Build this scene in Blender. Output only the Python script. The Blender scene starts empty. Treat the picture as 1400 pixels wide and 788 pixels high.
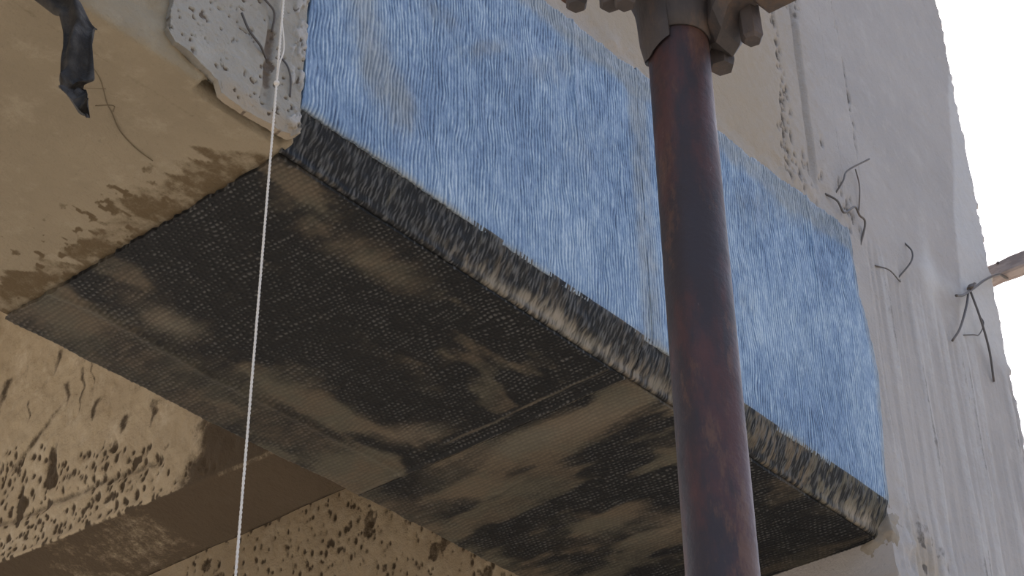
import bpy, bmesh, math
import numpy as np
from mathutils import Matrix, Vector

# ------------------------------------------------------------------ camera
S = bpy.context.scene
COL = S.collection
YAW, PITCH, ROLL = 0.8730, 0.6000, -0.0130
fw = Vector((math.cos(PITCH)*math.sin(YAW), math.cos(PITCH)*math.cos(YAW), math.sin(PITCH)))
rt = Vector((math.cos(YAW), -math.sin(YAW), 0)); up = rt.cross(fw)
r2 = rt*math.cos(ROLL)+up*math.sin(ROLL); u2 = -rt*math.sin(ROLL)+up*math.cos(ROLL)
cd = bpy.data.cameras.new('camera'); cam = bpy.data.objects.new('camera', cd); COL.objects.link(cam)
M = Matrix((r2, u2, -fw)).transposed().to_4x4(); M.translation = Vector((-.9866, -1.1222, -1.2008))
cam.matrix_world = M
cd.sensor_width = 36; cd.lens = 2450.1/1400*36; cd.clip_start = .05; cd.clip_end = 500
S.camera = cam

# ------------------------------------------------------------------ light
SUN_AZ, SUN_EL = math.radians(40), math.radians(55)      # azimuth from +y (behind the building) towards +x
w = bpy.data.worlds.new('world'); S.world = w; w.use_nodes = True
wn = w.node_tree.nodes; wl = w.node_tree.links
bg = wn['Background']
sky = wn.new('ShaderNodeTexSky'); sky.sky_type = 'NISHITA'; sky.sun_disc = False
sky.sun_elevation = SUN_EL; sky.sun_rotation = SUN_AZ
sky.air_density = 1.0; sky.dust_density = 6.0; sky.ozone_density = 1.0
wl.new(sky.outputs[0], bg.inputs[0]); bg.inputs[1].default_value = .42
sd = bpy.data.lights.new('sun', 'SUN'); sd.energy = 2.6; sd.angle = math.radians(2); sd.color = (1, .95, .88)
sun = bpy.data.objects.new('sun', sd); COL.objects.link(sun)
sdir = Vector((math.cos(SUN_EL)*math.sin(SUN_AZ), math.cos(SUN_EL)*math.cos(SUN_AZ), math.sin(SUN_EL)))
sun.rotation_euler = sdir.to_track_quat('Z', 'Y').to_euler(); sun.location = (0, 6, 9)
S.view_settings.view_transform = 'Standard'; S.view_settings.look = 'None'
S.view_settings.gamma = 1; S.view_settings.use_curve_mapping = False
S.view_settings.exposure = 0.0

# ------------------------------------------------------------------ numpy noise
_rng = np.random.RandomState(7)
_T = _rng.rand(16, 256, 256)
def vn(u, v, seed=0):
    t = _T[seed % 16]
    u = np.asarray(u, float)+1000.; v = np.asarray(v, float)+1000.
    iu = np.floor(u).astype(int); iv = np.floor(v).astype(int)
    fu = u-iu; fv = v-iv; fu = fu*fu*(3-2*fu); fv = fv*fv*(3-2*fv)
    a = t[iu & 255, iv & 255]; b = t[(iu+1) & 255, iv & 255]; c = t[iu & 255, (iv+1) & 255]; d = t[(iu+1) & 255, (iv+1) & 255]
    return (a*(1-fu)+b*fu)*(1-fv)+(c*(1-fu)+d*fu)*fv
def fbm(u, v, seed=0, o=4):
    s = 0; a = .5; n = 0
    for i in range(o):
        s = s+a*vn(u*2**i, v*2**i, seed+i*3); n += a; a *= .5
    return s/n
def ss(x, a, b):
    t = np.clip((x-a)/(b-a), 0, 1); return t*t*(3-2*t)
def blob(u, v, cu, cv, ru, rv, ang=0):
    c, s = math.cos(ang), math.sin(ang)
    du = (u-cu)*c+(v-cv)*s; dv = -(u-cu)*s+(v-cv)*c
    return np.exp(-(du/ru)**2-(dv/rv)**2)

# ------------------------------------------------------------------ mesh helpers
def finish(o, parent=None, label=None, cat=None, group=None, kind=None):
    if parent is not None: o.parent = parent
    if label: o['label'] = label
    if cat: o['category'] = cat
    if group: o['group'] = group
    if kind: o['kind'] = kind
    return o
def link(name, me, mt, loc=(0, 0, 0)):
    """mesh data are given in world coordinates; loc becomes the origin"""
    if any(loc): me.transform(Matrix.Translation(-Vector(loc)))
    me.materials.append(mt)
    o = bpy.data.objects.new(name, me); COL.objects.link(o); o.location = loc
    return o
def grid_mesh(name, P, back, attrs=None, smooth=True):
    """closed solid: a displaced front grid P[n,m,3], its rim carried to the back by back(ring) and one cap"""
    n, m = P.shape[:2]
    idx = np.arange(n*m).reshape(n, m)
    q = np.stack([idx[:-1, :-1], idx[1:, :-1], idx[1:, 1:], idx[:-1, 1:]], -1).reshape(-1, 4)
    ring = np.concatenate([idx[:-1, 0], idx[-1, :-1], idx[:0:-1, -1], idx[0, :0:-1]])
    V = P.reshape(-1, 3); B = back(V[ring].copy()); k = len(ring)
    bi = np.arange(k)+n*m
    sk = np.stack([ring, bi, np.roll(bi, -1), np.roll(ring, -1)], -1)
    verts = np.concatenate([V, B])
    loops = np.concatenate([q.ravel(), sk.ravel(), bi[::-1]])
    nq = len(q)+k
    starts = np.concatenate([np.arange(nq)*4, [nq*4]])
    me = bpy.data.meshes.new(name)
    me.vertices.add(len(verts)); me.vertices.foreach_set('co', verts.astype(np.float32).ravel())
    me.loops.add(len(loops)); me.loops.foreach_set('vertex_index', loops.astype(np.int32))
    me.polygons.add(nq+1); me.polygons.foreach_set('loop_start', starts.astype(np.int32))
    sm = np.zeros(nq+1, bool); sm[:len(q)] = smooth
    me.polygons.foreach_set('use_smooth', sm)
    me.update(calc_edges=True); me.validate()
    for nm, a in (attrs or {}).items():
        A = me.attributes.new(nm, 'FLOAT', 'POINT')
        full = np.concatenate([a.ravel(), a.ravel()[ring]]).astype(np.float32)
        A.data.foreach_set('value', full)
    bm = bmesh.new(); bm.from_mesh(me); bmesh.ops.recalc_face_normals(bm, faces=bm.faces); bm.to_mesh(me); bm.free()
    return me
def from_bm(bm, name, smooth=False):
    bmesh.ops.recalc_face_normals(bm, faces=bm.faces)
    me = bpy.data.meshes.new(name); bm.to_mesh(me); bm.free()
    if smooth:
        for f in me.polygons: f.use_smooth = True
    return me
def bm_box(bm, a, b):
    vs = [bm.verts.new((x, y, z)) for x in (a[0], b[0]) for y in (a[1], b[1]) for z in (a[2], b[2])]
    for f in ((0, 1, 3, 2), (4, 6, 7, 5), (0, 4, 5, 1), (2, 3, 7, 6), (0, 2, 6, 4), (1, 5, 7, 3)):
        bm.faces.new([vs[i] for i in f])
    return vs
def bm_tube(bm, pts, rad, seg=10, closed_ends=True):
    pts = [Vector(p) for p in pts]; rings = []
    if not hasattr(rad, '__len__'): rad = [rad]*len(pts)
    prev = None
    for i, p in enumerate(pts):
        t = (pts[min(i+1, len(pts)-1)]-pts[max(i-1, 0)]).normalized()
        if prev is None:
            prev = t.orthogonal().normalized()
        nrm = (prev-t*prev.dot(t))
        nrm = nrm.normalized() if nrm.length > 1e-6 else t.orthogonal().normalized()
        prev = nrm; b = t.cross(nrm)
        rings.append([bm.verts.new(p+(nrm*math.cos(2*math.pi*k/seg)+b*math.sin(2*math.pi*k/seg))*rad[i]) for k in range(seg)])
    for r0, r1 in zip(rings, rings[1:]):
        for k in range(seg): bm.faces.new([r0[k], r0[(k+1) % seg], r1[(k+1) % seg], r1[k]])
    if closed_ends:
        bm.faces.new(rings[0][::-1]); bm.faces.new(rings[-1])
def bm_lathe(bm, prof, c, seg=40):
    """closed profile loop of (r, z) turned about the vertical through c"""
    rings = [[bm.verts.new((c[0]+r*math.cos(2*math.pi*k/seg), c[1]+r*math.sin(2*math.pi*k/seg), z)) for k in range(seg)] for r, z in prof]
    for i in range(len(rings)):
        a, b = rings[i], rings[(i+1) % len(rings)]
        for k in range(seg): bm.faces.new([a[k], a[(k+1) % seg], b[(k+1) % seg], b[k]])
def spline(pts, n=8):
    """Catmull-Rom through pts"""
    P = [np.array(p, float) for p in pts]; P = [2*P[0]-P[1]]+P+[2*P[-1]-P[-2]]; out = []
    for i in range(1, len(P)-2):
        for k in range(n):
            t = k/n
            out.append(.5*(2*P[i]+(P[i+1]-P[i-1])*t+(2*P[i-1]-5*P[i]+4*P[i+1]-P[i+2])*t*t+(3*P[i]-P[i-1]-3*P[i+1]+P[i+2])*t**3))
    out.append(P[-2]); return out

# ------------------------------------------------------------------ material helpers
class NT:
    def __init__(s, name):
        s.m = bpy.data.materials.new(name); s.m.use_nodes = True
        s.t = s.m.node_tree; s.b = s.t.nodes['Principled BSDF']; s.pos = None
    def new(s, ty, **kw):
        n = s.t.nodes.new(ty)
        for k, v in kw.items(): setattr(n, k, v)
        return n
    def put(s, sock, v):
        if isinstance(v, bpy.types.NodeSocket): s.t.links.new(v, sock)
        elif hasattr(v, '__len__') and len(v) == 3 and sock.type == 'RGBA': sock.default_value = (*v, 1)
        else: sock.default_value = v
    def P(s, scale=(1, 1, 1)):
        if s.pos is None: s.pos = s.new('ShaderNodeNewGeometry').outputs['Position']
        if scale == (1, 1, 1): return s.pos
        mp = s.new('ShaderNodeMapping'); mp.inputs['Scale'].default_value = scale
        s.put(mp.inputs[0], s.pos); return mp.outputs[0]
    def noise(s, sc, detail=4, rough=.6, scale=(1, 1, 1), dist=0):
        n = s.new('ShaderNodeTexNoise'); s.put(n.inputs['Vector'], s.P(scale))
        n.inputs['Scale'].default_value = sc; n.inputs['Detail'].default_value = detail; n.inputs['Roughness'].default_value = rough
        n.inputs['Distortion'].default_value = dist
        return n.outputs[0]
    def ramp(s, v, a, b):
        r = s.new('ShaderNodeMapRange'); r.interpolation_type = 'SMOOTHSTEP'; s.put(r.inputs[0], v)
        r.inputs[1].default_value = a; r.inputs[2].default_value = b; return r.outputs[0]
    def attr(s, nm):
        a = s.new('ShaderNodeAttribute', attribute_name=nm); return a.outputs['Fac']
    def mix(s, f, a, b):
        m = s.new('ShaderNodeMix', data_type='RGBA'); s.put(m.inputs[0], f); s.put(m.inputs[6], a); s.put(m.inputs[7], b); return m.outputs[2]
    def math(s, op, a, b):
        m = s.new('ShaderNodeMath', operation=op); s.put(m.inputs[0], a); s.put(m.inputs[1], b); return m.outputs[0]
    def bump(s, h, dist, strength=1, prev=None):
        b = s.new('ShaderNodeBump'); s.put(b.inputs['Height'], h); b.inputs['Distance'].default_value = dist
        b.inputs['Strength'].default_value = strength
        if prev is not None: s.put(b.inputs['Normal'], prev)
        return b.outputs[0]
    def out(s, col, rough=.85, normal=None, spec=.3, metal=0):
        s.put(s.b.inputs['Base Color'], col); s.put(s.b.inputs['Roughness'], rough)
        s.b.inputs['Specular IOR Level'].default_value = spec; s.b.inputs['Metallic'].default_value = metal
        if normal is not None: s.put(s.b.inputs['Normal'], normal)
        return s.m

def concrete(name, a, b, c, stain_shade=(.09, .06, .03), pale=(.44, .43, .42), warm=(.30, .25, .185)):
    t = NT(name)
    fine = t.noise(240, 4, .65); med = t.noise(55, 5, .65)
    jit = t.math('ADD', t.math('MULTIPLY', t.math('SUBTRACT', med, .5), .9), t.math('MULTIPLY', t.math('SUBTRACT', fine, .5), .5))
    def crisp(nm, lo=.32, hi=.68, k=1.0):
        v = t.attr(nm)
        return t.ramp(t.math('ADD', v, t.math('MULTIPLY', jit, k)), lo, hi)
    col = t.mix(t.ramp(t.noise(4, 7, .65), .36, .64), a, b)
    col = t.mix(t.ramp(t.noise(19, 6, .7), .50, .72), col, c)
    col = t.mix(crisp('tone', .1, .9, .6), col, pale)
    col = t.mix(crisp('warm', .1, .9, .6), col, warm)
    col = t.mix(t.math('MULTIPLY', t.ramp(fine, .58, .74), .35), col, (a[0]*.55, a[1]*.55, a[2]*.55))
    col = t.mix(t.math('MULTIPLY', crisp('stain_shade', .22, .72, .75), .93), col, stain_shade)
    nb = t.bump(fine, .0022, .55, t.bump(med, .006, .45, t.bump(t.noise(14, 5), .012, .35)))
    return t.out(col, .9, nb, .2)
MAT_BEAM = concrete('weathered_tan_concrete', (.275, .23, .160), (.235, .195, .135), (.31, .265, .19), (.100, .070, .036))
MAT_WALL = concrete('grey_concrete', (.345, .325, .308), (.315, .298, .285), (.365, .345, .328), (.095, .085, .076))
MAT_PLASTER = concrete('pale_grey_plaster', (.295, .275, .235), (.25, .233, .20), (.33, .31, .268), (.115, .088, .066))
MAT_MORTAR = concrete('sprayed_tan_mortar', (.42, .345, .235), (.36, .29, .195), (.47, .395, .285), (.050, .034, .020))

def blue_mat():
    t = NT('blue_resin_fibre')  # own blue tint and sky reflection both put into the base colour
    th = t.attr('thread')
    f = t.math('ADD', t.math('MULTIPLY', th, .8), t.math('MULTIPLY', t.math('SUBTRACT', t.noise(7, 3, .55, (1, 1, .7)), .5), .8))
    f = t.math('ADD', f, t.math('MULTIPLY', t.math('SUBTRACT', t.noise(300, 4, .7, (1, 1, .30)), .5), 1.2))
    f = t.math('ADD', f, t.math('MULTIPLY', t.math('SUBTRACT', t.noise(2.2, 3, .5), .5), .7))
    f = t.math('ADD', f, .15)
    r = t.new('ShaderNodeValToRGB'); t.put(r.inputs[0], f); e = r.color_ramp.elements
    e[0].position = .02; e[0].color = (.030, .058, .115, 1)
    e[1].position = 1.0; e[1].color = (.36, .445, .52, 1)
    x = e.new(.4); x.color = (.112, .185, .300, 1)
    x = e.new(.7); x.color = (.195, .282, .390, 1)
    d = t.ramp(t.math('ADD', t.attr('dust'), t.math('MULTIPLY', t.math('SUBTRACT', t.noise(60, 5, .7, (1, 1, .6)), .5), .8)), .1, 1.0)
    col = t.mix(t.math('MULTIPLY', d, .85), r.outputs[0], t.mix(t.ramp(f, .1, .9), (.11, .135, .155), (.27, .29, .29)))
    nb = t.bump(t.noise(380, 4, .6, (1, 1, .3)), .0016, .7)
    return t.out(col, .5, nb, .4)
MAT_BLUE = blue_mat()
def black_mat(name, fs, ms):
    t = NT(name)
    th = t.attr('thread'); fine = t.noise(330, 4, .75, fs); med = t.noise(34, 7, .75, ms)
    fl = t.ramp(t.math('MULTIPLY', th, t.math('ADD', fine, .35)), .25, .85)
    base = t.mix(fl, (.0040, .0048, .0060), (.085, .086, .085))  # weave highlights painted as lighter grey thread crests
    d = t.math('ADD', t.attr('dust'), t.math('MULTIPLY', t.math('SUBTRACT', med, .5), .95))
    d = t.math('ADD', d, t.math('MULTIPLY', t.math('SUBTRACT', fine, .5), .5))
    d = t.ramp(d, .12, .88)
    dc = t.mix(t.ramp(t.noise(11, 4), .4, .62), (.125, .098, .066), (.100, .092, .066))
    dc = t.mix(t.attr('pale'), dc, (.255, .225, .178))
    dcol = t.mix(t.ramp(th, -.35, .6), (.022, .019, .015), dc)
    col = t.mix(t.math('MULTIPLY', d, .92), base, dcol)
    nb = t.bump(fine, .0016, .7)
    return t.out(col, .62, nb, .3)
MAT_BLACK = black_mat('black_resin_fibre', (1, .22, 1), (1, .45, 1))
MAT_BAND = black_mat('black_resin_fringe', (1, .35, .2), (1.6, .6, .35))

# ------------------------------------------------------------------ ground
GZ = -2.8
t = NT('dry_earth'); MAT_GROUND = t.out(t.mix(t.noise(.8, 6), (.40, .36, .30), (.31, .28, .235)), .95, t.bump(t.noise(6, 8), .05, .6), .1)
gx, gy = np.meshgrid(np.linspace(-60, 60, 81), np.linspace(-60, 60, 81), indexing='ij')
gz = GZ-.02-.06*fbm(gx*.4, gy*.4, 3)*(np.hypot(gx, gy) > 3)
me = grid_mesh('ground', np.stack([gx, gy, gz], -1), lambda r: r*[1, 1, 0]+[0, 0, GZ-.4])
finish(link('ground', me, MAT_GROUND), kind='structure', label='dry earth ground in front of the building', cat='ground')

# ------------------------------------------------------------------ front face relief shared by wall and column (x, z -> how proud)
_rp = np.random.RandomState(21)
CHIPS = []
for x0, z0, z1, n, wd in ((1.055, .60, 1.5, 120, .004), (1.065, .57, .78, 34, .014), (1.10, .56, .72, 22, .03), (1.292, .72, 1.6, 130, .0035), (1.13, .95, 1.05, 12, .012), (1.23, .56, .66, 25, .03)):
    for _ in range(n):
        zc = _rp.uniform(z0, z1); CHIPS.append((x0+.010*math.sin(zc*9)+_rp.normal(0, wd), zc, _rp.uniform(.0018, .0042), _rp.uniform(1.2, 3.2), _rp.uniform(.6, 1.1)))
def chips(x, z):
    f = np.zeros_like(x)
    for cx, cz, r, e, a in CHIPS:
        m = (np.abs(x-cx) < 3*r) & (np.abs(z-cz) < 3*r*e)
        if m.any(): f[m] = np.maximum(f[m], a*np.exp(-((x[m]-cx)/r)**2-((z[m]-cz)/(r*e))**2))
    return f
def front(x, z):
    h = .004*(fbm(x*7, z*7, 1)-.5)+.0016*(fbm(x*60, z*60, 2)-.5)
    st = np.zeros_like(x)
    upz = ss(z, .56, .66)
    ch = chips(x, z)
    h = h-.007*ch; st = np.maximum(st, ch)
    xg = 1.130+.006*(fbm(z*5, z*0, 6)-.5)
    g = np.exp(-((x-xg)/.0045)**2)*upz
    h = h-.005*g+.006*ss(x, 1.13, 1.138)*(1-ss(x, 1.285, 1.296))*upz; st = np.maximum(st, .16*g)
    # loose mortar along the upper edge of the wrapped sheet
    e = np.exp(-((z-(.53+.05*ss(x, .7, 1.2)))/.03)**2)*ss(x, .3, .45)*(1-ss(x, 1.24, 1.32))
    h = h+e*.014*(fbm(x*26, z*26, 9)-.35)
    # dragged vertical streaks on the lower column
    lo = (1-ss(z+.12*(x-1.5), .50, .60))*ss(x, 1.235, 1.29)
    s1 = fbm(x*55, z*2.2, 10, 3); s2 = fbm(x*130, z*4, 12, 2)
    h = h+lo*(.011*(s1-.5)+.004*(s2-.5))
    st = np.maximum(st, lo*.5*ss(s1, .62, .80)*ss(fbm(x*20, z*3, 4), .4, .6)); 
    lp = np.exp(-((x-1.30)/.14)**2-((z+.02)/.10)**2)
    h = h+lp*.016*(fbm(x*40, z*30, 13)-.45); st = np.maximum(st, lp*.8*ss(fbm(x*50, z*40, 14), .62, .75))
    # smear of fresh mortar and the paler strip along the right arris
    q = x-.25*(z-.64)+.03*(fbm(z*6, x*3, 11)-.5); tone = .7*ss(q, 1.612, 1.632)*ss(z, .50, .58)+.8*lo*ss(s1, .35, .7)*.6
    sm = blob(x, z, 1.50, .60, .03, .17, -.15); tone = tone+.55*sm; h = h+.004*sm
    sm = blob(x, z, 1.57, .62, .13, .035, .15); tone = tone+.4*sm; h = h+.005*sm
    warm = .55*(1-ss(x, .9, 1.25))*ss(z, .45, .6)+.6*lp*ss(fbm(x*12, z*12, 15), .35, .6)+.25*(1-ss(x, 1.1, 1.32))
    return h, np.clip(tone, 0, 1), np.clip(warm, 0, 1), np.clip(st, 0, 1)

def front_solid(name, x0, x1, z0, z1, depth, dx, dz, rag=False, y0=0., x0s=None):
    def ax(v0, v1, brk):
        out = []
        for a, b, d in brk:
            a2, b2 = max(a, v0), min(b, v1)
            if b2 > a2: out.append(np.linspace(a2, b2, int((b2-a2)/d)+2)[:-1])
        return np.concatenate(out+[[v1]])
    xs = ax(x0, x1, ((-9, .3, .05), (.3, 1.02, .006), (1.02, 1.33, .0021), (1.33, 9, .0034)))
    zs = ax(z0, z1, ((-9, -.2, .02), (-.2, .5, .0055), (.5, 1.0, .0036), (1.0, 1.6, .006), (1.6, 9, .05)))
    X, Z = np.meshgrid(xs, zs, indexing='ij')
    h, tone, warm, st = front(X, Z)
    Xd = X.copy()
    if rag:
        wgt = ss(X, x1-.05, x1)
        lump = .016*(fbm(Z*34, X*0+2, 2, 4)-.5)+.009*ss(vn(Z*85, X*0+9, 4), .70, .92)
        Xd = X+wgt*lump; h = h-.006*ss(X, x1-.012, x1)
    P = np.stack([Xd, y0-h, Z], -1)
    return grid_mesh(name, P, lambda r: np.stack([r[:, 0], np.full(len(r), depth), r[:, 2]], -1), dict(tone=tone, warm=warm, stain_shade=st))

me = front_solid('concrete_column', 1.2225, 1.80, -.9, 2.3, .5, .0035, .005, True)
# lower shaft down to the ground is part of the same column
bm = bmesh.new(); bm.from_mesh(me); bm_box(bm, (1.2225, .004, GZ), (1.795, .5, -.9)); me2 = from_bm(bm, 'concrete_column')
for f in me2.polygons: f.use_smooth = f.area < .0001
finish(link('concrete_column', me2, MAT_WALL, (1.51, .25, GZ)), label='rough grey concrete column with ragged right edge against the white sky', cat='column')
col_o = bpy.data.objects['concrete_column']
U, V = np.meshgrid(np.linspace(-.16, .07, 110), np.linspace(-.10, .13, 110), indexing='ij')      # u < 0 runs back along the side, u > 0 along the front
nz = fbm(U*26, V*26, 4, 4)
env = np.exp(-((U+.005)/.055)**2-((V-.005)/.055)**2)
off = -.006+.026*env*(nz-.12)+.004*env*(fbm(U*110, V*110, 6, 3)-.5)
SX_ = np.where(U < 0, 1.2225-off, 1.2225+U-off*np.clip(1-U/.012, 0, 1)); SY_ = np.where(U < 0, -U-off*np.clip(1+U/.012, 0, 1), -off)
me = grid_mesh('mortar_smear', np.stack([SX_, SY_, V], -1), lambda r: np.stack([np.clip(r[:, 0]+.012, 1.236, 9), np.clip(r[:, 1]+.012, .014, 9), r[:, 2]], -1))
o = link('mortar_smear', me, concrete('crumbly_mortar', (.27, .24, .20), (.20, .175, .14), (.33, .30, .255)), tuple(col_o.location)); o.parent = col_o; o.location = (0, 0, 0)
me = front_solid('wall_front', -2.5, 1.2225, .50, 2.3, .22, .005, .006)
finish(link('wall_front', me, MAT_WALL, (-.6, .1, .5)), kind='structure', label='plain grey concrete wall face above the blue wrapped beam', cat='wall')

# ------------------------------------------------------------------ main beam
def beam():
    # profile in (y, z): from front top down over the arris along the soffit to the back
    xs = np.concatenate([np.linspace(-2.5, -.75, 60)[:-1], np.linspace(-.75, .02, 300), np.linspace(.02, 1.2225, 40)[1:]])
    pf = [(.003, z) for z in np.linspace(.5, .006, 70)]+[(.0045, .002), (.0075, 0)]+[(y, 0.) for y in np.linspace(.010, .5, 150)]
    pf = np.array(pf); n = len(pf)
    X, Yi = np.meshgrid(xs, pf[:, 0], indexing='ij'); _, Zi = np.meshgrid(xs, pf[:, 1], indexing='ij')
    fr = (np.arange(n) < 70)[None, :]*np.ones_like(X); so = 1-fr
    rough = fbm(X*40, Zi*40, 2)-.45
    Y = Yi-fr*.008*rough*(X < 0)
    relief = .004*(fbm(X*5, Yi*5, 4)-.5)+.0008*(fbm(X*50, Yi*50, 5)-.5)
    Z = Zi-so*relief*ss(Yi, .014, .06)*(1-ss(X, -.05, 0))
    nt = ss(X, -.132, -.118)*(1-ss(X, -.012, -.004))*(.7+.6*fbm(X*40, X*0, 3))
    nch = nt*(1-ss(Yi, .0135, .0195))
    Z = Z+nch*.026*so
    # below the wrap the arris is chamfered
    ch = ss(X, -.002, .001)
    d = np.clip(.047-(Zi+.0), 0, 1)*fr
    Y = Y+ch*(fr*np.clip((.047-Zi)*.47, 0, .03)); 
    Y = np.where((ch > .5) & (so > .5) & (Yi < .032), .032, Y)
    # resin that ran out from under the wrap: ragged brown stain next to x = 0
    wv = .058+.05*(fbm(Yi*9, X*0+1, 6, 3)-.5)+.075*(fbm(Yi*75+X*25, X*9, 7, 3)-.5)+.014*np.sin(Yi*14)
    taper = ss(Yi, .012, .075)
    s = (1-ss(-X, wv*taper-.012, wv*taper+.008))*so
    s = s*(.62+.38*ss(fbm(X*34, Yi*60, 8, 3), .35, .6))
    fl = ss(fbm(X*55, Yi*90, 9, 3), .62, .70)*(1-ss(-X, .07, .13))*so*ss(Yi, .08, .2)
    s = np.maximum(s*.66, .7*fl)
    ln = np.exp(-((Yi-.045-.01*fbm(X*10, X*0, 3))/.004)**2)*so*(X < -.10)*.35
    s = np.maximum(s, ln)
    s = np.maximum(s, .9*so*nt*(1-ss(Yi, .013, .020)))  # shadow of the gap under the plaster, painted dark in the notch
    dirt = fr*.5*ss(fbm(X*30, Zi*30, 11), .5, .75)
    s = np.maximum(s, dirt*.6)
    tone = so*.14*ss(fbm(X*6, Yi*4, 12), .45, .7)
    P = np.stack([X, Y, Z], -1)
    return grid_mesh('concrete_beam', P, lambda r: np.stack([r[:, 0], np.full(len(r), .5), np.clip(r[:, 2]*1.0, 0, .5)], -1), dict(stain_shade=s, tone=tone, warm=np.zeros_like(s)))
finish(link('concrete_beam', beam(), MAT_BEAM, (-.64, .25, 0)), label='big tan concrete beam partly wrapped in fibre sheet, bare at left', cat='beam')

beam_o = bpy.data.objects['concrete_beam']
t = NT('crack_dirt'); MAT_CRACK = t.out((.145, .115, .075), .95)
for q in ([(-.245, .055), (-.205, .073), (-.175, .098), (-.160, .108)], [(-.160, .108), (-.135, .125), (-.105, .135), (-.080, .138)], [(-.205, .100), (-.188, .083)], [(-.178, .112), (-.166, .098), (-.160, .106)]):
    bm = bmesh.new(); bm_tube(bm, spline([(a, b, -.0004) for a, b in q], 6), .0006, 5)
    o = link('hair_crack', from_bm(bm, 'hair_crack', True), MAT_CRACK, tuple(beam_o.location)); o.parent = beam_o; o.location = (0, 0, 0)

# ------------------------------------------------------------------ plaster patch left of the blue sheet
def patch_mesh():
    xs = np.linspace(0, 1, 150); zs = np.linspace(0, 1, 320)
    U, V = np.meshgrid(xs, zs, indexing='ij')
    ztop = .52
    # left edge x as a function of z, bottom edge z as a function of x (both broken)
    bx = np.array([-.190, -.176, -.157, -.141, -.118, -.112, -.113, -.074, -.035, -.014, -.004]); bz = np.array([.034, .018, .018, .012, .006, -.006, -.008, -.008, -.006, -.003, .006])
    x0 = -.186+.010*(fbm(V*30, V*0, 3)-.5)
    X = x0+(-.004-x0)*U
    zb = np.interp(X, bx, bz)+.004*(fbm(X*70, X*0+5, 4)-.5)
    Z = zb+(ztop-zb)*V**1.6
    h = .004*(fbm(X*20, Z*20, 6)-.5)+.0012*(fbm(X*110, Z*110, 7)-.5)
    xr = -.052+.006*(fbm(Z*18, Z*0, 8)-.5)                      # the brown raked-out strip
    rk = np.exp(-((X-xr)/.0065)**4)*ss(Z, .002, .02)
    h = h-.006*rk*ss(fbm(X*60, Z*40, 9), .2, .5)
    fr = ss(X, -.030, -.018)*ss(fbm(X*160, Z*70, 10, 3), .45, .6)       # frayed strands on resin at the right
    h = h+.003*fr
    pit = ss(fbm(X*190, Z*150, 11, 2), .72, .80)
    h = h-.0022*pit+.0022*(fbm(X*75, Z*75, 5, 3)-.5)
    low = 1-ss(Z-.35*(X+.11)*0, .004, .026)*1
    Y = -.007-h
    st = np.clip(.75*rk*ss(fbm(X*40, Z*30, 12), .25, .5)+.7*pit, 0, 1)
    wm = np.clip(.75*low*ss(X, -.13, -.10)+.3*ss(fbm(X*14, Z*14, 13), .5, .7), 0, 1)
    tone = np.clip(.5*fr, 0, 1)
    P = np.stack([X, Y, Z], -1)
    return grid_mesh('plaster_patch', P, lambda r: np.stack([r[:, 0]+.002, np.full(len(r), .0025), r[:, 2]+.001], -1), dict(stain_shade=st, warm=wm, tone=tone))
finish(link('plaster_patch', patch_mesh(), MAT_PLASTER, (-.1, 0, 0)), label='broken pale grey plaster patch beside the left edge of the blue sheet', cat='plaster')

# ------------------------------------------------------------------ fibre wraps (two, butted at x = 0.61)
def side_sheet(x0, x1, zt0, zt1, sd, ed=None):
    nx = int((x1-x0)/.0011); nz = int(.5/.0030)
    U, V = np.meshgrid(np.linspace(0, 1, nx), np.linspace(0, 1, nz), indexing='ij')
    Xn = x0+(x1-x0)*U
    ztop = zt0+(zt1-zt0)*U+.010*(fbm(Xn*25, Xn*0, sd)-.5)+.004*(vn(Xn*190, Xn*0, sd+1)-.5)
    zbot = .047+.004*(fbm(Xn*9, Xn*0+4, sd+2, 2)-.5)+.0016*(vn(Xn*170, Xn*0+4, sd+2)-.5)
    Z = zbot+(ztop-zbot)*V
    X = Xn+(0 if ed else 1)*ss(1-U, .93, 1)*.006*(fbm(Z*30, Z*0, sd+3)-.5)+(1 if ed else 0)*ss(U, .95, 1)*(.012*(fbm(Z*14, Z*0, sd+5)-.5)+(ed(Z) if ed else 0))
    wob = fbm(X*26, Z*13, sd, 3); wob2 = vn(X*75, Z*34, sd+9)
    ph = 2*np.pi*(X/.0054+1.8*wob+.8*wob2)
    brk = vn(X/.0042, Z*46, sd+4); brk2 = vn(X/.009, Z*55, sd+11)
    th = np.clip(.5+.5*np.sin(ph)*(.15+1.1*brk)+.38*(brk2-.5), 0, 1)
    wr = np.exp(-((X-(x0+x1)/2-.25*(x1-x0)-.02*fbm(Z*6, Z*0, 3))/.006)**2)*ss(Z, .25, .4)
    h = .0013*th+.006*(fbm(X*6, Z*6, sd+6)-.5)+.003*(fbm(X*22, Z*14, sd+7)-.5)+.003*wr
    # top edge: thick creased resin
    tb = ss(V, .86, .95)
    h = h+tb*.005*(fbm(X*40, Z*60, sd+8)-.35)
    roll = np.clip((.062-Z)/.02, 0, 1); h = h-.004*roll**2
    return X, Z, U, V, th, h
def sheet_solid(name, X, Z, h, attrs, off=-.004, ax='side'):
    P = np.stack([X, off-h, Z], -1)
    return grid_mesh(name, P, lambda r: r+[0, .004, 0], attrs)

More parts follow.
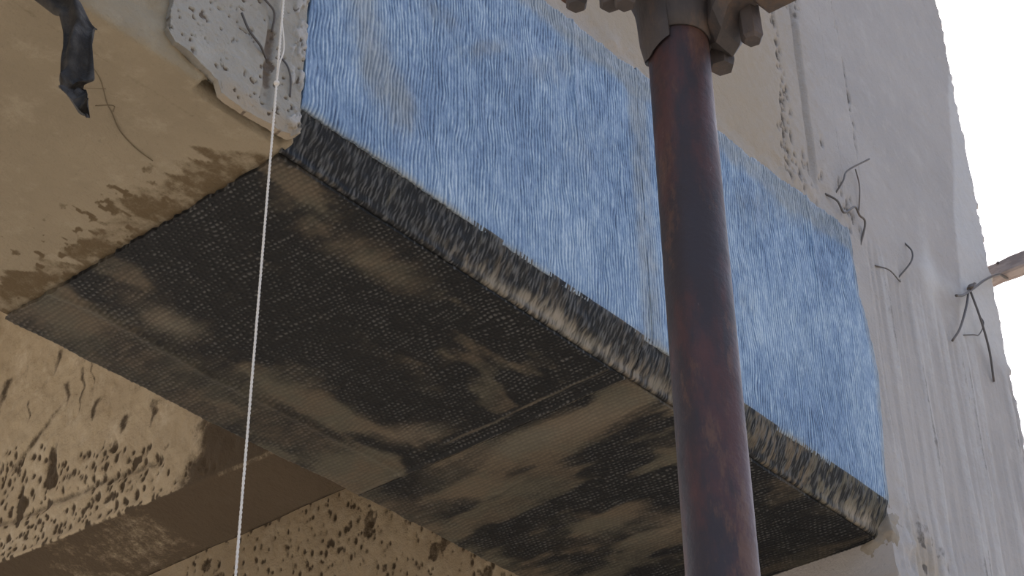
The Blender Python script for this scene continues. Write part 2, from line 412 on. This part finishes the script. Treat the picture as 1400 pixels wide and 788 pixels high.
def corner_band(x0, x1, sd):
    nx = int((x1-x0)/.0012); ns = 30
    U, V = np.meshgrid(np.linspace(0, 1, nx), np.linspace(0, 1, ns), indexing='ij')
    X = x0+(x1-x0)*U
    # rounded chamfer from (y .0265, z 0) up to (y 0, z .053)
    a = V
    Y = .0285*(1-a)**1.25-.003; Z = .054*a**1.15-.0015
    ny, nz = -.88, -.47
    th = np.clip(.45+.35*np.sin(2*np.pi*(X/.0046+1.6*fbm(X*40, V*4, sd)+.8*vn(X*120, V*9, sd+8)))*vn(X*190, V*9, sd+1)+1.0*(vn(X*430, V*6.5, sd+2)-.5), 0, 1)
    ridge = np.exp(-((V-.05-.05*fbm(X*14, X*0, sd+3))/.09)**2)
    h = .0012*th+.006*(fbm(X*16, V*2.2, sd+4)-.5)+.0028*ridge*(.5+fbm(X*20, X*0, sd+5))
    Y = Y+ny*h; Z = Z+nz*h
    mid = np.exp(-((X-.46)/.20)**2)+.9*np.exp(-((X-1.17)/.10)**2)
    lowb = np.exp(-((V-.10-.22*fbm(X*18, X*0, sd+7))/.20)**2)
    fl = ss(fbm(X*170, V*3, sd+6, 3), .40, .66)
    dust = 1.0*mid*lowb*(.7+.4*fl)+.34*fl*ss(X, .15, .35)+.45*np.exp(-((X-.155)/.012)**2)*np.exp(-((V-.45)/.3)**2)*fl+.50*np.exp(-((X-1.02)/.25)**2)*fl+.35*ss(V, .9, 1)*fl
    dust = np.clip(np.maximum(dust, .45*ridge*fl), 0, 1)
    pale = np.clip(mid*lowb*(.6+.5*fl), 0, 1)
    P = np.stack([X, Y, Z], -1)
    return grid_mesh('corner_band', P, lambda r: r+[0, .003, .0015], dict(thread=th, dust=dust, pale=pale))

def soffit_sheet(x0, x1, sd, dustf, heightf):
    nx = int((x1-x0)/.0016); ny = int(.475/.0019)
    U, V = np.meshgrid(np.linspace(0, 1, nx), np.linspace(0, 1, ny), indexing='ij')
    Y0 = .0255+(.503-.0255)*V
    X = x0+(x1-x0)*U
    Y = Y0+ss(V, .96, 1)*.007*(fbm(X*20, X*0, sd)-.5)
    X = X+(x0 < .1)*ss(1-U, .985, 1)*.004*(vn(Y*160, Y*0, sd+1)-.5)
    wob = fbm(X*22, Y*18, sd+2, 4); wob2 = fbm(X*20, Y*24, sd+3, 4)
    rx = .5+.5*np.sin(2*np.pi*(X/.0074+2.2*wob)); ry = .5+.5*np.sin(2*np.pi*(Y/.0070+2.2*wob2)+np.pi*np.floor(X/.0074+2.2*wob))
    br = vn(X*110, Y*110, sd+4); br2 = vn(X*30, Y*30, sd+6)
    th = np.clip((rx*(.25+.85*ry))**1.15*(.3+1.1*br)*(.75+.5*br2), 0, 1)
    h = .0011*th+.005*(fbm(X*6, Y*6, sd+5)-.5)
    dust, pale = dustf(X, Y)
    sm = 1-.45*dust
    h = .0015*th*sm+.005*(fbm(X*6, Y*6, sd+5)-.5)+heightf(X, Y)
    th = th*sm+.5*(1-sm)
    P = np.stack([X, Y, -.0045-h], -1)
    return grid_mesh('soffit_sheet', P, lambda r: r*[1, 1, 0]+[0, 0, -.0008], dict(thread=th, dust=np.clip(dust, 0, 1), pale=np.clip(pale, 0, 1)))

def empty(name, loc, label, cat, group=None):
    o = bpy.data.objects.new(name, None); COL.objects.link(o); o.location = loc; o.empty_display_size = .1
    return finish(o, None, label, cat, group)
def part(name, me, mt, parent, label=None):
    o = link(name, me, mt, tuple(parent.location)); o.parent = parent; o.location = (0, 0, 0)
    if label: o['label'] = label
    return o

# left wrap
wa = empty('fibre_wrap', (.3, .25, -.004), 'left fibre wrap on the beam, blue side and black underside, between plaster and pole', 'fibre wrap', 'fibre wraps on the beam')
X, Z, U, V, th, h = side_sheet(0., .6285, .490, .515, 1)
dust = .95*blob(X, Z, .088, .22, .035, .10, .25)+.75*blob(X, Z, .150, .150, .035, .05, .3)+.6*blob(X, Z, .30, .335, .085, .014, .75)+.5*blob(X, Z, .21, .33, .05, .03, .2)+.5*blob(X, Z, .44, .40, .14, .03, .7)
dust = dust+.65*ss(X, .59, .62)+1.1*ss(V, .87, .96)+.7*(1-ss(V, 0, .03))+.35*blob(X, Z, .5, .3, .12, .05, .9)
dust = dust*(.55+.9*fbm(X*30, Z*22, 5))
part('side_sheet', sheet_solid('side_sheet', X, Z, h, dict(thread=th, dust=np.clip(dust, 0, .92))), MAT_BLUE, wa, 'blue ribbed fibre sheet on the side of the beam')
part('corner_band', corner_band(-.004, .6128, 2), MAT_BAND, wa, 'black frayed band with worn tan ridge along the beam corner')
def dustA(X, Y):
    n = fbm(X*9, Y*22, 3, 4); n2 = fbm(X*30, Y*30, 6, 3)
    d = .55*ss(Y+.04*(n-.5), .375, .415)*(.55+.6*n2)
    d = d+.75*blob(X, Y, .135, .36, .06, .035)+.55*blob(X, Y, .05, .44, .05, .03)+.35*blob(X, Y, .055, .33, .03, .05)
    d = d+.75*blob(X, Y, .20, .085, .10, .035, -.1)*(.6+.8*n2)+.45*blob(X, Y, .05, .06, .05, .035)
    d = d+.75*blob(X, Y, .535, .315, .035, .055, .5)+.65*blob(X, Y, .43, .355, .08, .028)+.5*blob(X, Y, .31, .385, .08, .02)
    d = d+.5*ss(n, .47, .68)+.30*blob(X, Y, .46, .16, .08, .05)*n2*1.5
    dk = ss(X, .563, .575)*(1-ss(Y, .30, .325))+blob(X, Y, .4, .27, .12, .06)*.8+blob(X, Y, .22, .23, .12, .06)*.8
    d = d*np.clip(1-dk, 0, 1)
    ln = np.exp(-((X-.6035)/.0018)**2)+.7*np.exp(-((X-.568-.012*fbm(Y*9, Y*0, 5))/.0022)**2)*(1-ss(Y, .3, .33))
    d = np.maximum(d, .9*ln)
    return np.clip(d, 0, 1), .25*blob(X, Y, .135, .36, .06, .035)+.25*blob(X, Y, .535, .315, .035, .055)+.35*ln
def hA(X, Y):
    return .0035*np.exp(-((X-.601)/.004)**2)*(1-ss(Y, .42, .46))+.002*np.exp(-((Y-.40-.02*fbm(X*8, X*0, 3))/.006)**2)+.0022*np.exp(-((X-.57-.012*fbm(Y*9, Y*0, 5))/.004)**2)*(1-ss(Y, .3, .33))
part('soffit_sheet', soffit_sheet(0., .6068, 4, dustA, hA), MAT_BLACK, wa, 'black woven fibre sheet under the beam')
# right wrap
wb = empty('fibre_wrap', (.92, .25, -.004), 'right fibre wrap on the beam, mostly behind the pole and reaching the column', 'fibre wrap', 'fibre wraps on the beam')
X, Z, U, V, th, h = side_sheet(.6287, 1.222, .517, .556, 6, lambda z: .022*ss(z, .1, .22)*(1-ss(z, .34, .44)))
dust = .6*(1-ss(X, .64, .665))+1.1*ss(V, .87, .96)+.7*(1-ss(V, 0, .03))+.7*ss(U, .975, .995)+.35*blob(X, Z, .9, .42, .1, .05, .4)+.4*blob(X, Z, 1.02, .48, .12, .03, .2)+.25*blob(X, Z, .86, .25, .06, .14)
dust = dust*(.55+.9*fbm(X*30, Z*22, 5))
part('side_sheet', sheet_solid('side_sheet', X, Z, h, dict(thread=th, dust=np.clip(dust, 0, .92))), MAT_BLUE, wb, 'blue ribbed fibre sheet on the side of the beam')
part('corner_band', corner_band(.613, 1.222, 9), MAT_BAND, wb, 'black frayed band with pale flecks along the beam corner')
def dustB(X, Y):
    n = fbm(X*22, Y*7, 9, 4); n2 = fbm(X*30, Y*30, 2, 3)
    d = 1.05*blob(X, Y, .650, .17, .036, .19, .10)+.6*ss(n, .42, .66)+.7*blob(X, Y, .97, .22, .045, .11, .2)*(.5+n2)+.5*blob(X, Y, .70, .40, .05, .10)
    d = d+.5*blob(X, Y, .80, .10, .06, .06)*n2*1.6+.55*blob(X, Y, .89, .33, .05, .08)*n2*1.5+.35*ss(Y, .44, .49)
    dk = blob(X, Y, 1.10, .12, .10, .12)*.85
    return np.clip(d*(1-dk), 0, 1), .28*blob(X, Y, .650, .16, .03, .16, .12)+.2*blob(X, Y, .97, .22, .045, .1, .2)
def hB(X, Y):
    return .0015*np.exp(-((X-.70-.05*fbm(Y*8, Y*0, 5))/.003)**2)*ss(Y, .25, .3)+.003*(fbm(X*14, Y*5, 7)-.5)
part('soffit_sheet', soffit_sheet(.607, 1.2215, 11, dustB, hB), MAT_BLACK, wb, 'black fibre sheet with tan resin streaks under the beam')

# ------------------------------------------------------------------ cross beam, side wall and slab behind the main beam
def spots_field(a, b, n, a0, a1, b0, b1, seed, rmin, rmax):
    rs = np.random.RandomState(seed); f = np.zeros_like(a)
    for _ in range(n):
        ca, cb = rs.uniform(a0, a1), rs.uniform(b0, b1); r = rs.uniform(rmin, rmax); e = rs.uniform(1, 2.2)
        m = (np.abs(a-ca) < 4*r) & (np.abs(b-cb) < 5*r)
        if m.any(): f[m] = np.maximum(f[m], rs.uniform(.5, 1)*np.exp(-(((a[m]-ca)/r)**2+((b[m]-cb)/(r*e))**2)))
    return f
def cross_beam():
    ys = np.concatenate([np.linspace(.502, 1.3, 420), np.linspace(1.3, 2.4, 80)[1:]])
    zs = np.concatenate([np.linspace(.9, .008, 240)])
    k = 22
    Y, Sx = np.meshgrid(ys, np.arange(240+k), indexing='ij')
    Zp = np.concatenate([zs, np.full(k, .004)]); Xp = np.concatenate([np.full(240, .453), .456+(.592-.456)*np.linspace(0, 1, k)**1.0])
    _, Z = np.meshgrid(ys, Zp, indexing='ij'); _, X = np.meshgrid(ys, Xp, indexing='ij')
    face = (Sx < 240)*1.
    lift = .055*np.clip(Y-.5, 0, .8)*(1-ss(X, .455, .56))*np.clip(1-Z/.12, 0, 1)
    sp = spots_field(Y, Z, 3000, .62, 1.5, .0, .75, 5, .0024, .0058)*face
    smooth_up = ss(Z-.42*(Y-.72)+.08*(fbm(Y*9, Z*9, 3)-.5), .06, .10)   # smoother skim above, near the main beam
    sp = sp*(1-.85*smooth_up)
    big = ss(fbm(Y*26, Z*20, 6, 3), .68, .76)*face*(1-.6*smooth_up)
    drip = np.zeros_like(Y)
    for (y, z, l, wd) in ((1.07, .40, .07, .010), (.99, .34, .16, .006), (1.03, .33, .09, .008), (.945, .26, .06, .012), (.87, .20, .05, .014), (.965, .345, .10, .004), (1.21, .40, .12, .014), (.80, .20, .07, .010), (.91, .33, .05, .006), (1.13, .33, .07, .005)):
        dz = z-Z; dy = Y-y-.004*np.sin(Z*60)
        drip = np.maximum(drip, np.exp(-((dy+.006*(vn(Z*90, Y*0, 3)-.5))/(wd*(.35+1.1*np.clip(1-dz/l, 0, 1)**2)))**2)*ss(dz, -.012, .006)*(1-ss(dz, l*.3, l))*(.55+.6*fbm(Y*80, Z*60, 5)))
    # dragged scar
    sc = blob(Y, Z, 1.10, .245, .11, .010, -.62)*face
    groove = np.exp(-((Z-.078-.06*(Y-.8)-.012*fbm(Y*9, Y*0, 2))/.011)**2)*face*ss(Y, .70, .8)
    # black resin smear and painted corner shade next to the main beam
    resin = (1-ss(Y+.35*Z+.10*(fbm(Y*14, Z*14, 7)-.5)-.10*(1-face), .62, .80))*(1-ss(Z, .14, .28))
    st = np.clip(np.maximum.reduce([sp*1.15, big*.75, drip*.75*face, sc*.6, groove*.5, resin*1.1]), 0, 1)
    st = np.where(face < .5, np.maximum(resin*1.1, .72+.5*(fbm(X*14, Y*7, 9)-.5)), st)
    h = .012*(fbm(Y*9, Z*9, 1)-.5)+.006*(fbm(Y*40, Z*40, 2)-.5)-.004*sp-.002*big-.004*groove-.003*sc
    Xo = X-face*h*ss(Z, .008, .02); Zo = Z+lift+(1-face)*.004*(fbm(X*10, Y*10, 3)-.5)
    P = np.stack([Xo, Y, Zo], -1)
    z0 = np.zeros_like(st)
    rim = np.exp(-((X-.455)/.004)**2)*np.exp(-((Z-.006)/.006)**2)*(1-ss(Y, .62, .68)); st = np.clip(st-.55*rim, 0, 1.1)  # edge highlight painted as a pale line on the lower arris
    return grid_mesh('cross_beam', P, lambda r: np.stack([np.full(len(r), .592), r[:, 1], np.where(r[:, 0] > .55, r[:, 2], np.maximum(r[:, 2], .03))], -1), dict(stain_shade=st, tone=z0, warm=z0))
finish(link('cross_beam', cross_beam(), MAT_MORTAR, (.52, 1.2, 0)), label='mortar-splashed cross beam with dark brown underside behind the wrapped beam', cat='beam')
def wall_side():
    Y, Z = np.meshgrid(np.linspace(.502, 2.5, 480), np.linspace(-.2, .9, 260), indexing='ij')
    sp = spots_field(Y, Z, 1400, .7, 1.8, .1, .8, 8, .003, .0065)
    big = ss(fbm(Y*22, Z*22, 6, 3), .68, .76)
    dk = 1-ss(Y-.55*Z+.12*(fbm(Y*9, Z*9, 7)-.5), .60, .78)  # shade beside the main beam, painted as dark blotches
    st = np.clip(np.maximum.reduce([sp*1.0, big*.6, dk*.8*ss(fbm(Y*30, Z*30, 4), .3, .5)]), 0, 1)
    h = .014*(fbm(Y*7, Z*7, 1)-.5)-.003*sp-.001*big
    P = np.stack([1.35-h, Y, Z], -1); z0 = np.zeros_like(st)
    me = grid_mesh('wall_side', P, lambda r: np.stack([np.full(len(r), 1.5), r[:, 1], r[:, 2]], -1), dict(stain_shade=st, tone=z0+.15, warm=z0))
    bm = bmesh.new(); bm.from_mesh(me); bm_box(bm, (1.35, .502, GZ), (1.5, 2.5, -.2)); me = from_bm(bm, 'wall_side')
    for f in me.polygons: f.use_smooth = f.area < .001
    return me
finish(link('wall_side', wall_side(), MAT_MORTAR, (1.42, 1.2, GZ)), kind='structure', label='speckled tan mortar wall seen low beyond the cross beam', cat='wall')
bm = bmesh.new(); bm_box(bm, (-2.5, .502, .905), (1.5, 2.5, 1.05)); 
finish(link('ceiling', from_bm(bm, 'ceiling'), MAT_MORTAR, (-.5, 1.2, .905)), kind='structure', label='concrete slab above the cross beam', cat='ceiling')

# ------------------------------------------------------------------ scaffold pole with cup joint and two ledgers
def steel(name, a, b, c, rough=.5):
    t = NT(name)
    col = t.mix(t.ramp(t.noise(11, 7, .7, (1, 1, .35)), .44, .58), a, b)
    col = t.mix(t.ramp(t.noise(22, 7, .75, (1, 1, .3)), .52, .64), col, c)
    col = t.mix(t.math('MULTIPLY', t.ramp(t.noise(90, 5, .7, (1, 1, .3)), .60, .70), .5), col, (.025, .02, .02))
    col = t.mix(t.ramp(t.noise(60, 4, .6, (1, 1, .35)), .69, .75), col, (.26, .22, .21))
    return t.out(col, t.math('ADD', t.math('MULTIPLY', t.noise(20, 5), .4), rough-.2), t.bump(t.noise(130, 5), .0012, .7), .3)
MAT_POLE = steel('rusty_maroon_steel', (.032, .025, .028), (.066, .031, .029), (.096, .052, .037), .55)
MAT_JOINT = steel('dull_grey_iron', (.055, .048, .046), (.075, .062, .058), (.10, .072, .056), .65)
PX, PY = .0565, -.45
pole = empty('scaffold_pole', (PX, PY, GZ), 'rusty maroon steel scaffold pole standing in front of the blue sheet', 'pole')
bm = bmesh.new(); zz = np.linspace(GZ, 1.6, 60); bm_tube(bm, [(PX, PY, z) for z in zz], .0281, 40)
part('tube', from_bm(bm, 'tube', True), MAT_POLE, pole)
bm = bmesh.new(); bm_box(bm, (PX-.07, PY-.07, GZ-.01), (PX+.07, PY+.07, GZ+.006)); part('base_plate', from_bm(bm, 'base_plate'), MAT_JOINT, pole)
bm = bmesh.new(); bm_lathe(bm, [(.0284, -.092), (.0310, -.092), (.0345, -.075), (.0385, -.045), (.0445, -.025), (.049, -.012), (.049, .006), (.0445, .006), (.0430, -.010), (.0284, -.022)], (PX, PY))
part('lower_cup', from_bm(bm, 'lower_cup', True), MAT_JOINT, pole, 'grey iron bottom cup')
bm = bmesh.new(); bm_lathe(bm, [(.0284, .052), (.040, .055), (.0485, .045), (.0525, .022), (.0525, .012), (.0470, .012), (.0440, .030), (.0284, .040)], (PX, PY))
for k in range(3):
    a = 2.1*k+.6; c = Vector((PX+.054*math.cos(a), PY+.054*math.sin(a), .03))
    bm_tube(bm, [c-Vector((0, 0, .018)), c+Vector((0, 0, .016))], [.009, .008], 8)
part('top_cup', from_bm(bm, 'top_cup'), MAT_JOINT, pole, 'grey iron locking cup')
# clamp shell hugging the far left of the tube, longer than the cup
bm = bmesh.new(); n = 14; fr = []
for i in range(n+1):
    a = math.radians(95+105*i/n); zb = -.118+.030*abs(i/n-.55)
    fr.append([bm.verts.new((PX+r*math.cos(a), PY+r*math.sin(a), z)) for r, z in ((.0286, zb+.004), (.0315, zb), (.0350, zb+.020), (.0385, -.03), (.0286, -.03))])
for a, b in zip(fr, fr[1:]):
    for k in range(5): bm.faces.new([a[k], a[(k+1) % 5], b[(k+1) % 5], b[k]])
bm.faces.new(fr[0][::-1]); bm.faces.new(fr[-1])
part('clamp_shell', from_bm(bm, 'clamp_shell'), MAT_JOINT, pole, 'grey iron clamp shell')

def bm_loft(bm, secs):
    """rounded box sections (y, x0, x1, z0, z1) joined along y"""
    rings = []
    for (y, x0, x1, z0, z1) in secs:
        cx = .22*(x1-x0); cz = .22*(z1-z0)
        rings.append([bm.verts.new((x, y, z)) for x, z in ((x0, z0+cz), (x0+cx, z0), (x1-cx, z0), (x1, z0+cz), (x1, z1-cz), (x1-cx, z1), (x0+cx, z1), (x0, z1-cz))])
    for a, b in zip(rings, rings[1:]):
        for k in range(8): bm.faces.new([a[k], a[(k+1) % 8], b[(k+1) % 8], b[k]])
    bm.faces.new(rings[0][::-1]); bm.faces.new(rings[-1])
# ledger hooked to the cup and running outwards
ld = empty('scaffold_ledger', (PX, PY-.1, -.05), 'scaffold ledger with lumpy iron end, leaving the pole top at its right', 'pole')
bm = bmesh.new(); bm_loft(bm, [(PY-.020, PX+.012, PX+.046, -.090, -.045), (PY-.034, PX+.000, PX+.048, -.100, -.030), (PY-.046, PX-.010, PX+.044, -.096, -.022), (PY-.058, PX-.012, PX+.034, -.078, -.018), (PY-.075, PX-.014, PX+.030, -.072, -.018), (PY-.085, PX-.018, PX+.034, -.088, -.016), (PY-.118, PX-.018, PX+.034, -.090, -.014), (PY-.126, PX-.014, PX+.030, -.082, -.018)])
part('blade', from_bm(bm, 'blade'), MAT_JOINT, ld, 'grey forged iron blade end')
bm = bmesh.new(); bm_tube(bm, [(PX+.008, PY-.122, -.045), (PX+.008, PY-1.4, -.045)], .0235, 28)
part('tube', from_bm(bm, 'tube', True), MAT_POLE, ld)
bm = bmesh.new(); bm_tube(bm, [(PX+.024, PY-.064, -.108), (PX+.024, PY-.064, -.104), (PX+.022, PY-.064, -.070)], [.008, .0105, .0105], 6)
part('nut', from_bm(bm, 'nut'), MAT_JOINT, ld, 'rusty square nut')
bm = bmesh.new(); bm_tube(bm, [(PX+.040, PY-.020, -.104), (PX+.040, PY-.020, -.098), (PX+.038, PY-.020, -.080)], [.011, .0125, .0125], 6)
part('nut', from_bm(bm, 'nut'), MAT_JOINT, ld, 'rusty square nut')
# short tube end pointing at the wall, above the joint
tb = empty('scaffold_stub', (PX-.076, PY+.07, .03), 'short scaffold tube end with bolt heads, peeking in left of the pole top', 'pole')
bm = bmesh.new(); bm_tube(bm, [(PX-.076, PY+.074, -.020), (PX-.076, PY-.5, -.020)], .0242, 28); part('tube', from_bm(bm, 'tube', True), MAT_POLE, tb)
for y, z in ((.057, -.062), (.019, -.085), (.003, -.094)):
    bm = bmesh.new(); bm_tube(bm, [(PX-.076, PY+y, z), (PX-.076, PY+y, z+.003), (PX-.076, PY+y, z+.014), (PX-.076, PY+y, z+.0145), (PX-.076, PY+y, -.040)], [.0085, .0105, .0105, .006, .006], 6)
    part('bolt_head', from_bm(bm, 'bolt_head'), MAT_JOINT, tb)

# ------------------------------------------------------------------ plumb string and its nail
t = NT('white_twine'); MAT_STRING = t.out((.62, .58, .52), .9, t.bump(t.noise(900, 2, .5, (1, 1, .5)), .0006, .8), .2)
SX, SY = -.119, -.100
bm = bmesh.new(); n = 1400; zz = np.linspace(-2.2, .62, n)
for off in (0, math.pi):
    bm_tube(bm, [(SX+.0005*math.cos(z*700+off), SY+.0005*math.sin(z*700+off), z) for z in zz], .00085, 6)
st = empty('plumb_string', (SX, SY, -2.2), 'thin white twine hanging straight down in front of the wrapped beam', 'string')
part('cord', from_bm(bm, 'cord', True), MAT_STRING, st)
bm = bmesh.new(); bmesh.ops.create_icosphere(bm, subdivisions=2, radius=.003, matrix=Matrix.Translation((SX, SY, -.052)))
part('knot', from_bm(bm, 'knot', True), MAT_STRING, st)
bm = bmesh.new(); bm_tube(bm, spline([(SX, SY, .03), (SX+.004, SY-.002, -.005), (SX-.001, SY-.003, -.03), (SX, SY, -.052)]), .0008, 5)
part('loose_strand', from_bm(bm, 'loose_strand', True), MAT_STRING, st)
MAT_WIRE = steel('dark_wire', (.085, .078, .075), (.11, .098, .09), (.12, .09, .075), .6)
bm = bmesh.new(); bm_tube(bm, [(SX, .01, .62), (SX, SY-.012, .62)], .0025, 8); bm_tube(bm, [(SX, SY-.012, .62), (SX, SY-.014, .62)], .006, 10)
finish(link('nail', from_bm(bm, 'nail'), MAT_WIRE, (SX, 0, .62)), label='long steel nail in the wall that holds the white twine', cat='nail')

# ------------------------------------------------------------------ torn black strip
def rag():
    # (left, right, height) of the strip down its length; it hangs from the wall face above and faces down the scaffold
    R = [ (-0.0309, -0.0022, -0.0839), (-0.0203, 0.0044, -0.0946), (-0.0179, 0.0100, -0.1035), (-0.0156, 0.0161, -0.1114), (-0.0126, 0.0145, -0.1192), (-0.0097, 0.0153, -0.1364), (-0.0094, 0.0180, -0.1534), (-0.0091, 0.0213, -0.1702), (-0.0088, 0.0158, -0.1768), (-0.0065, 0.0112, -0.1801), (-0.0048, 0.0116, -0.1835), (-0.0042, 0.0165, -0.1876), (-0.0041, 0.0197, -0.1934), (-0.0005, 0.0201, -0.2016), (0.0083, 0.0183, -0.2073), (0.0144, 0.0238, -0.2115), (0.0208, 0.0232, -0.2172) ]
    TOP = [(-.165, -.128, .120), (-.148, -.110, .070), (-.120, -.082, .020), (-.092, -.050, -.030)]
    R = TOP+R
    r = Vector((math.cos(.873), -math.sin(.873), 0)); n = Vector((math.sin(.873), math.cos(.873), 0)); O = Vector((-.335, -.08, 0))
    A = np.array(R); ts = np.linspace(0, len(A)-1, 80)
    L = np.interp(ts, range(len(A)), A[:, 0]); Rr = np.interp(ts, range(len(A)), A[:, 1]); Z = np.interp(ts, range(len(A)), A[:, 2])
    m = 13; P = np.zeros((80, m, 3))
    for i in range(80):
        for k in range(m):
            u = k/(m-1); s = L[i]+(Rr[i]-L[i])*u
            fold = .006*math.sin(u*5.2+i*.07)+.004*math.sin(u*11+i*.17)+.003*math.sin(i*.45+u*2)
            back = .11*max(0, min(1, (Z[i]+.02)/.12))
            q = O+r*s+n*(fold+back); P[i, k] = (q.x, q.y, Z[i]+.003*math.sin(u*4+i*.3))
    return grid_mesh('torn_strip', P, lambda v: v+np.array([n.x*.0018, n.y*.0018, 0]))
t = NT('black_rubber'); MAT_RAG = t.out(t.mix(t.ramp(t.noise(40, 5), .45, .7), (.020, .018, .016), (.055, .049, .042)), .75, t.bump(t.noise(150, 5), .003, .7), .25)
finish(link('torn_strip', rag(), MAT_RAG, (-.43, .0, .1)), label='torn black rubber strip dangling at the upper left corner', cat='strip')

# ------------------------------------------------------------------ wire ends and the timber bar on the column
def wire(name, paths, rad, mt, label, cat='wire', group=None, extra=None):
    bm = bmesh.new()
    for q in paths: bm_tube(bm, spline(q, 7), rad, 7)
    if extra: extra(bm)
    p0 = paths[0][0]
    return finish(link(name, from_bm(bm, name, True), mt, tuple(p0)), label=label, cat=cat, group=group)
G = 'wire ends sticking out of concrete'
def yz(pts, y=-.012, e0=None, e1=None):
    q = [[a, y, b] for a, b in pts]
    if e0 is not None: q[0][1] = e0
    if e1 is not None: q[-1][1] = e1
    return q
wire('wire_stub', [yz([(1.191, .607), (1.201, .641), (1.225, .678), (1.284, .731)], -.016, .004, -.03)], .0016, MAT_WIRE, 'hooked wire end curving up right, just above the right end of blue sheet', group=G)
wire('wire_stub', [yz([(1.262, .705), (1.268, .678), (1.262, .644), (1.272, .60)], -.012, -.012, .004)], .0012, MAT_WIRE, 'short straight wire hanging beside the hooked wire end', group=G)
wire('wire_stub', [yz([(1.160, .603), (1.178, .589), (1.197, .575), (1.238, .61), (1.252, .600), (1.268, .592), (1.262, .54)], -.012, .003, .004)], .0019, MAT_WIRE, 'crumpled dark wire tangle at upper right corner of the blue sheet', group=G)
wire('wire_stub', [yz([(1.435, .647), (1.430, .620), (1.417, .590), (1.385, .545)], -.013, .0, .002)], .0016, MAT_WIRE, 'thin bowed wire on the column left of the tied timber', group=G)
wire('wire_stub', [yz([(1.309, .533), (1.335, .532), (1.368, .526), (1.395, .548)], -.010, .002, .002)], .0012, MAT_WIRE, 'short wire lying on column below the bowed wire', group=G)
wire('wire_stub', [yz([(1.701, .632), (1.690, .600), (1.660, .560), (1.631, .545), (1.594, .532)], -.010, .004, .004)], .0012, MAT_WIRE, 'small wire loop on column under the hanging tie wire legs', group=G)
wire('wire_stub', [yz([(-.100, .108), (-.088, .091), (-.071, .081), (-.055, .079)], -.0125, -.012, -.004)], .0014, MAT_WIRE, 'curved dark wire end on the grey plaster patch', group=G)
wire('wire_stub', [yz([(-.080, .156), (-.066, .146), (-.056, .138), (-.050, .120)], -.0125, -.008, -.004)], .0013, MAT_WIRE, 'dark wire end at the top of the plaster patch', group=G)
wire('wire_stub', [yz([(-.037, .092), (-.031, .080), (-.025, .066), (-.020, .046)], -.0115, -.006, -.007)], .0011, MAT_WIRE, 'thin wire lying between twine and blue sheet', group=G)

t = NT('weathered_timber'); MAT_WOOD = t.out(t.mix(t.ramp(t.noise(60, 6, .7, (1, .25, 1)), .38, .62), (.36, .31, .29), (.26, .215, .20)), .9, t.bump(t.noise(90, 5, .6, (1, .3, 1)), .004, .8), .2)
bm = bmesh.new(); ys = np.linspace(-.9, .45, 40); wv = .017
secs = []
for i, y in enumerate(ys):
    j = .0015*math.sin(i*2.1); cx, cz = 1.832, .790
    secs.append([bm.verts.new((cx+a*(wv+j), y, cz+b*(wv+.6*j))) for a, b in ((-1, -.8), (-.8, -1), (.8, -1), (1, -.8), (1, .8), (.8, 1), (-.8, 1), (-1, .8))])
for a, b in zip(secs, secs[1:]):
    for k in range(8): bm.faces.new([a[k], a[(k+1) % 8], b[(k+1) % 8], b[k]])
bm.faces.new(secs[0][::-1]); bm.faces.new(secs[-1])
finish(link('timber_bar', from_bm(bm, 'timber_bar'), MAT_WOOD, (1.832, -.2, .79)), label='weathered pinkish brown timber bar jutting out past the right edge of the column', cat='timber')
tie = empty('tie_wire', (1.64, -.012, .642), 'twisted tie wire on the column with two hanging legs, holding the timber', 'wire')
bm = bmesh.new(); bm_tube(bm, spline([(1.562, -.022, .590), (1.60, -.018, .612), (1.64, -.014, .642), (1.67, -.012, .666), (1.727, -.014, .714), (1.79, -.016, .758), (1.832, -.014, .772), (1.853, -.010, .79), (1.832, -.006, .811), (1.812, -.010, .80)]), .0026, 8)
part('strand', from_bm(bm, 'strand', True), MAT_WIRE, tie)
for q in ([(1.640, -.014, .645), (1.612, -.016, .595), (1.572, -.014, .529), (1.548, -.006, .494)], [(1.648, -.014, .645), (1.660, -.018, .59), (1.682, -.014, .535), (1.70, -.004, .48)]):
    bm = bmesh.new(); bm_tube(bm, spline(q), .0022, 8); part('leg', from_bm(bm, 'leg', True), MAT_WIRE, tie)
bm = bmesh.new(); k = 40
bm_tube(bm, [(1.645+.012*(i/k)+.006*math.sin(i*.9), -.016+.006*math.cos(i*.9), .652+.014*(i/k)+.003*math.sin(i*.9)) for i in range(k)], .002, 6)
part('twist', from_bm(bm, 'twist', True), MAT_WIRE, tie)
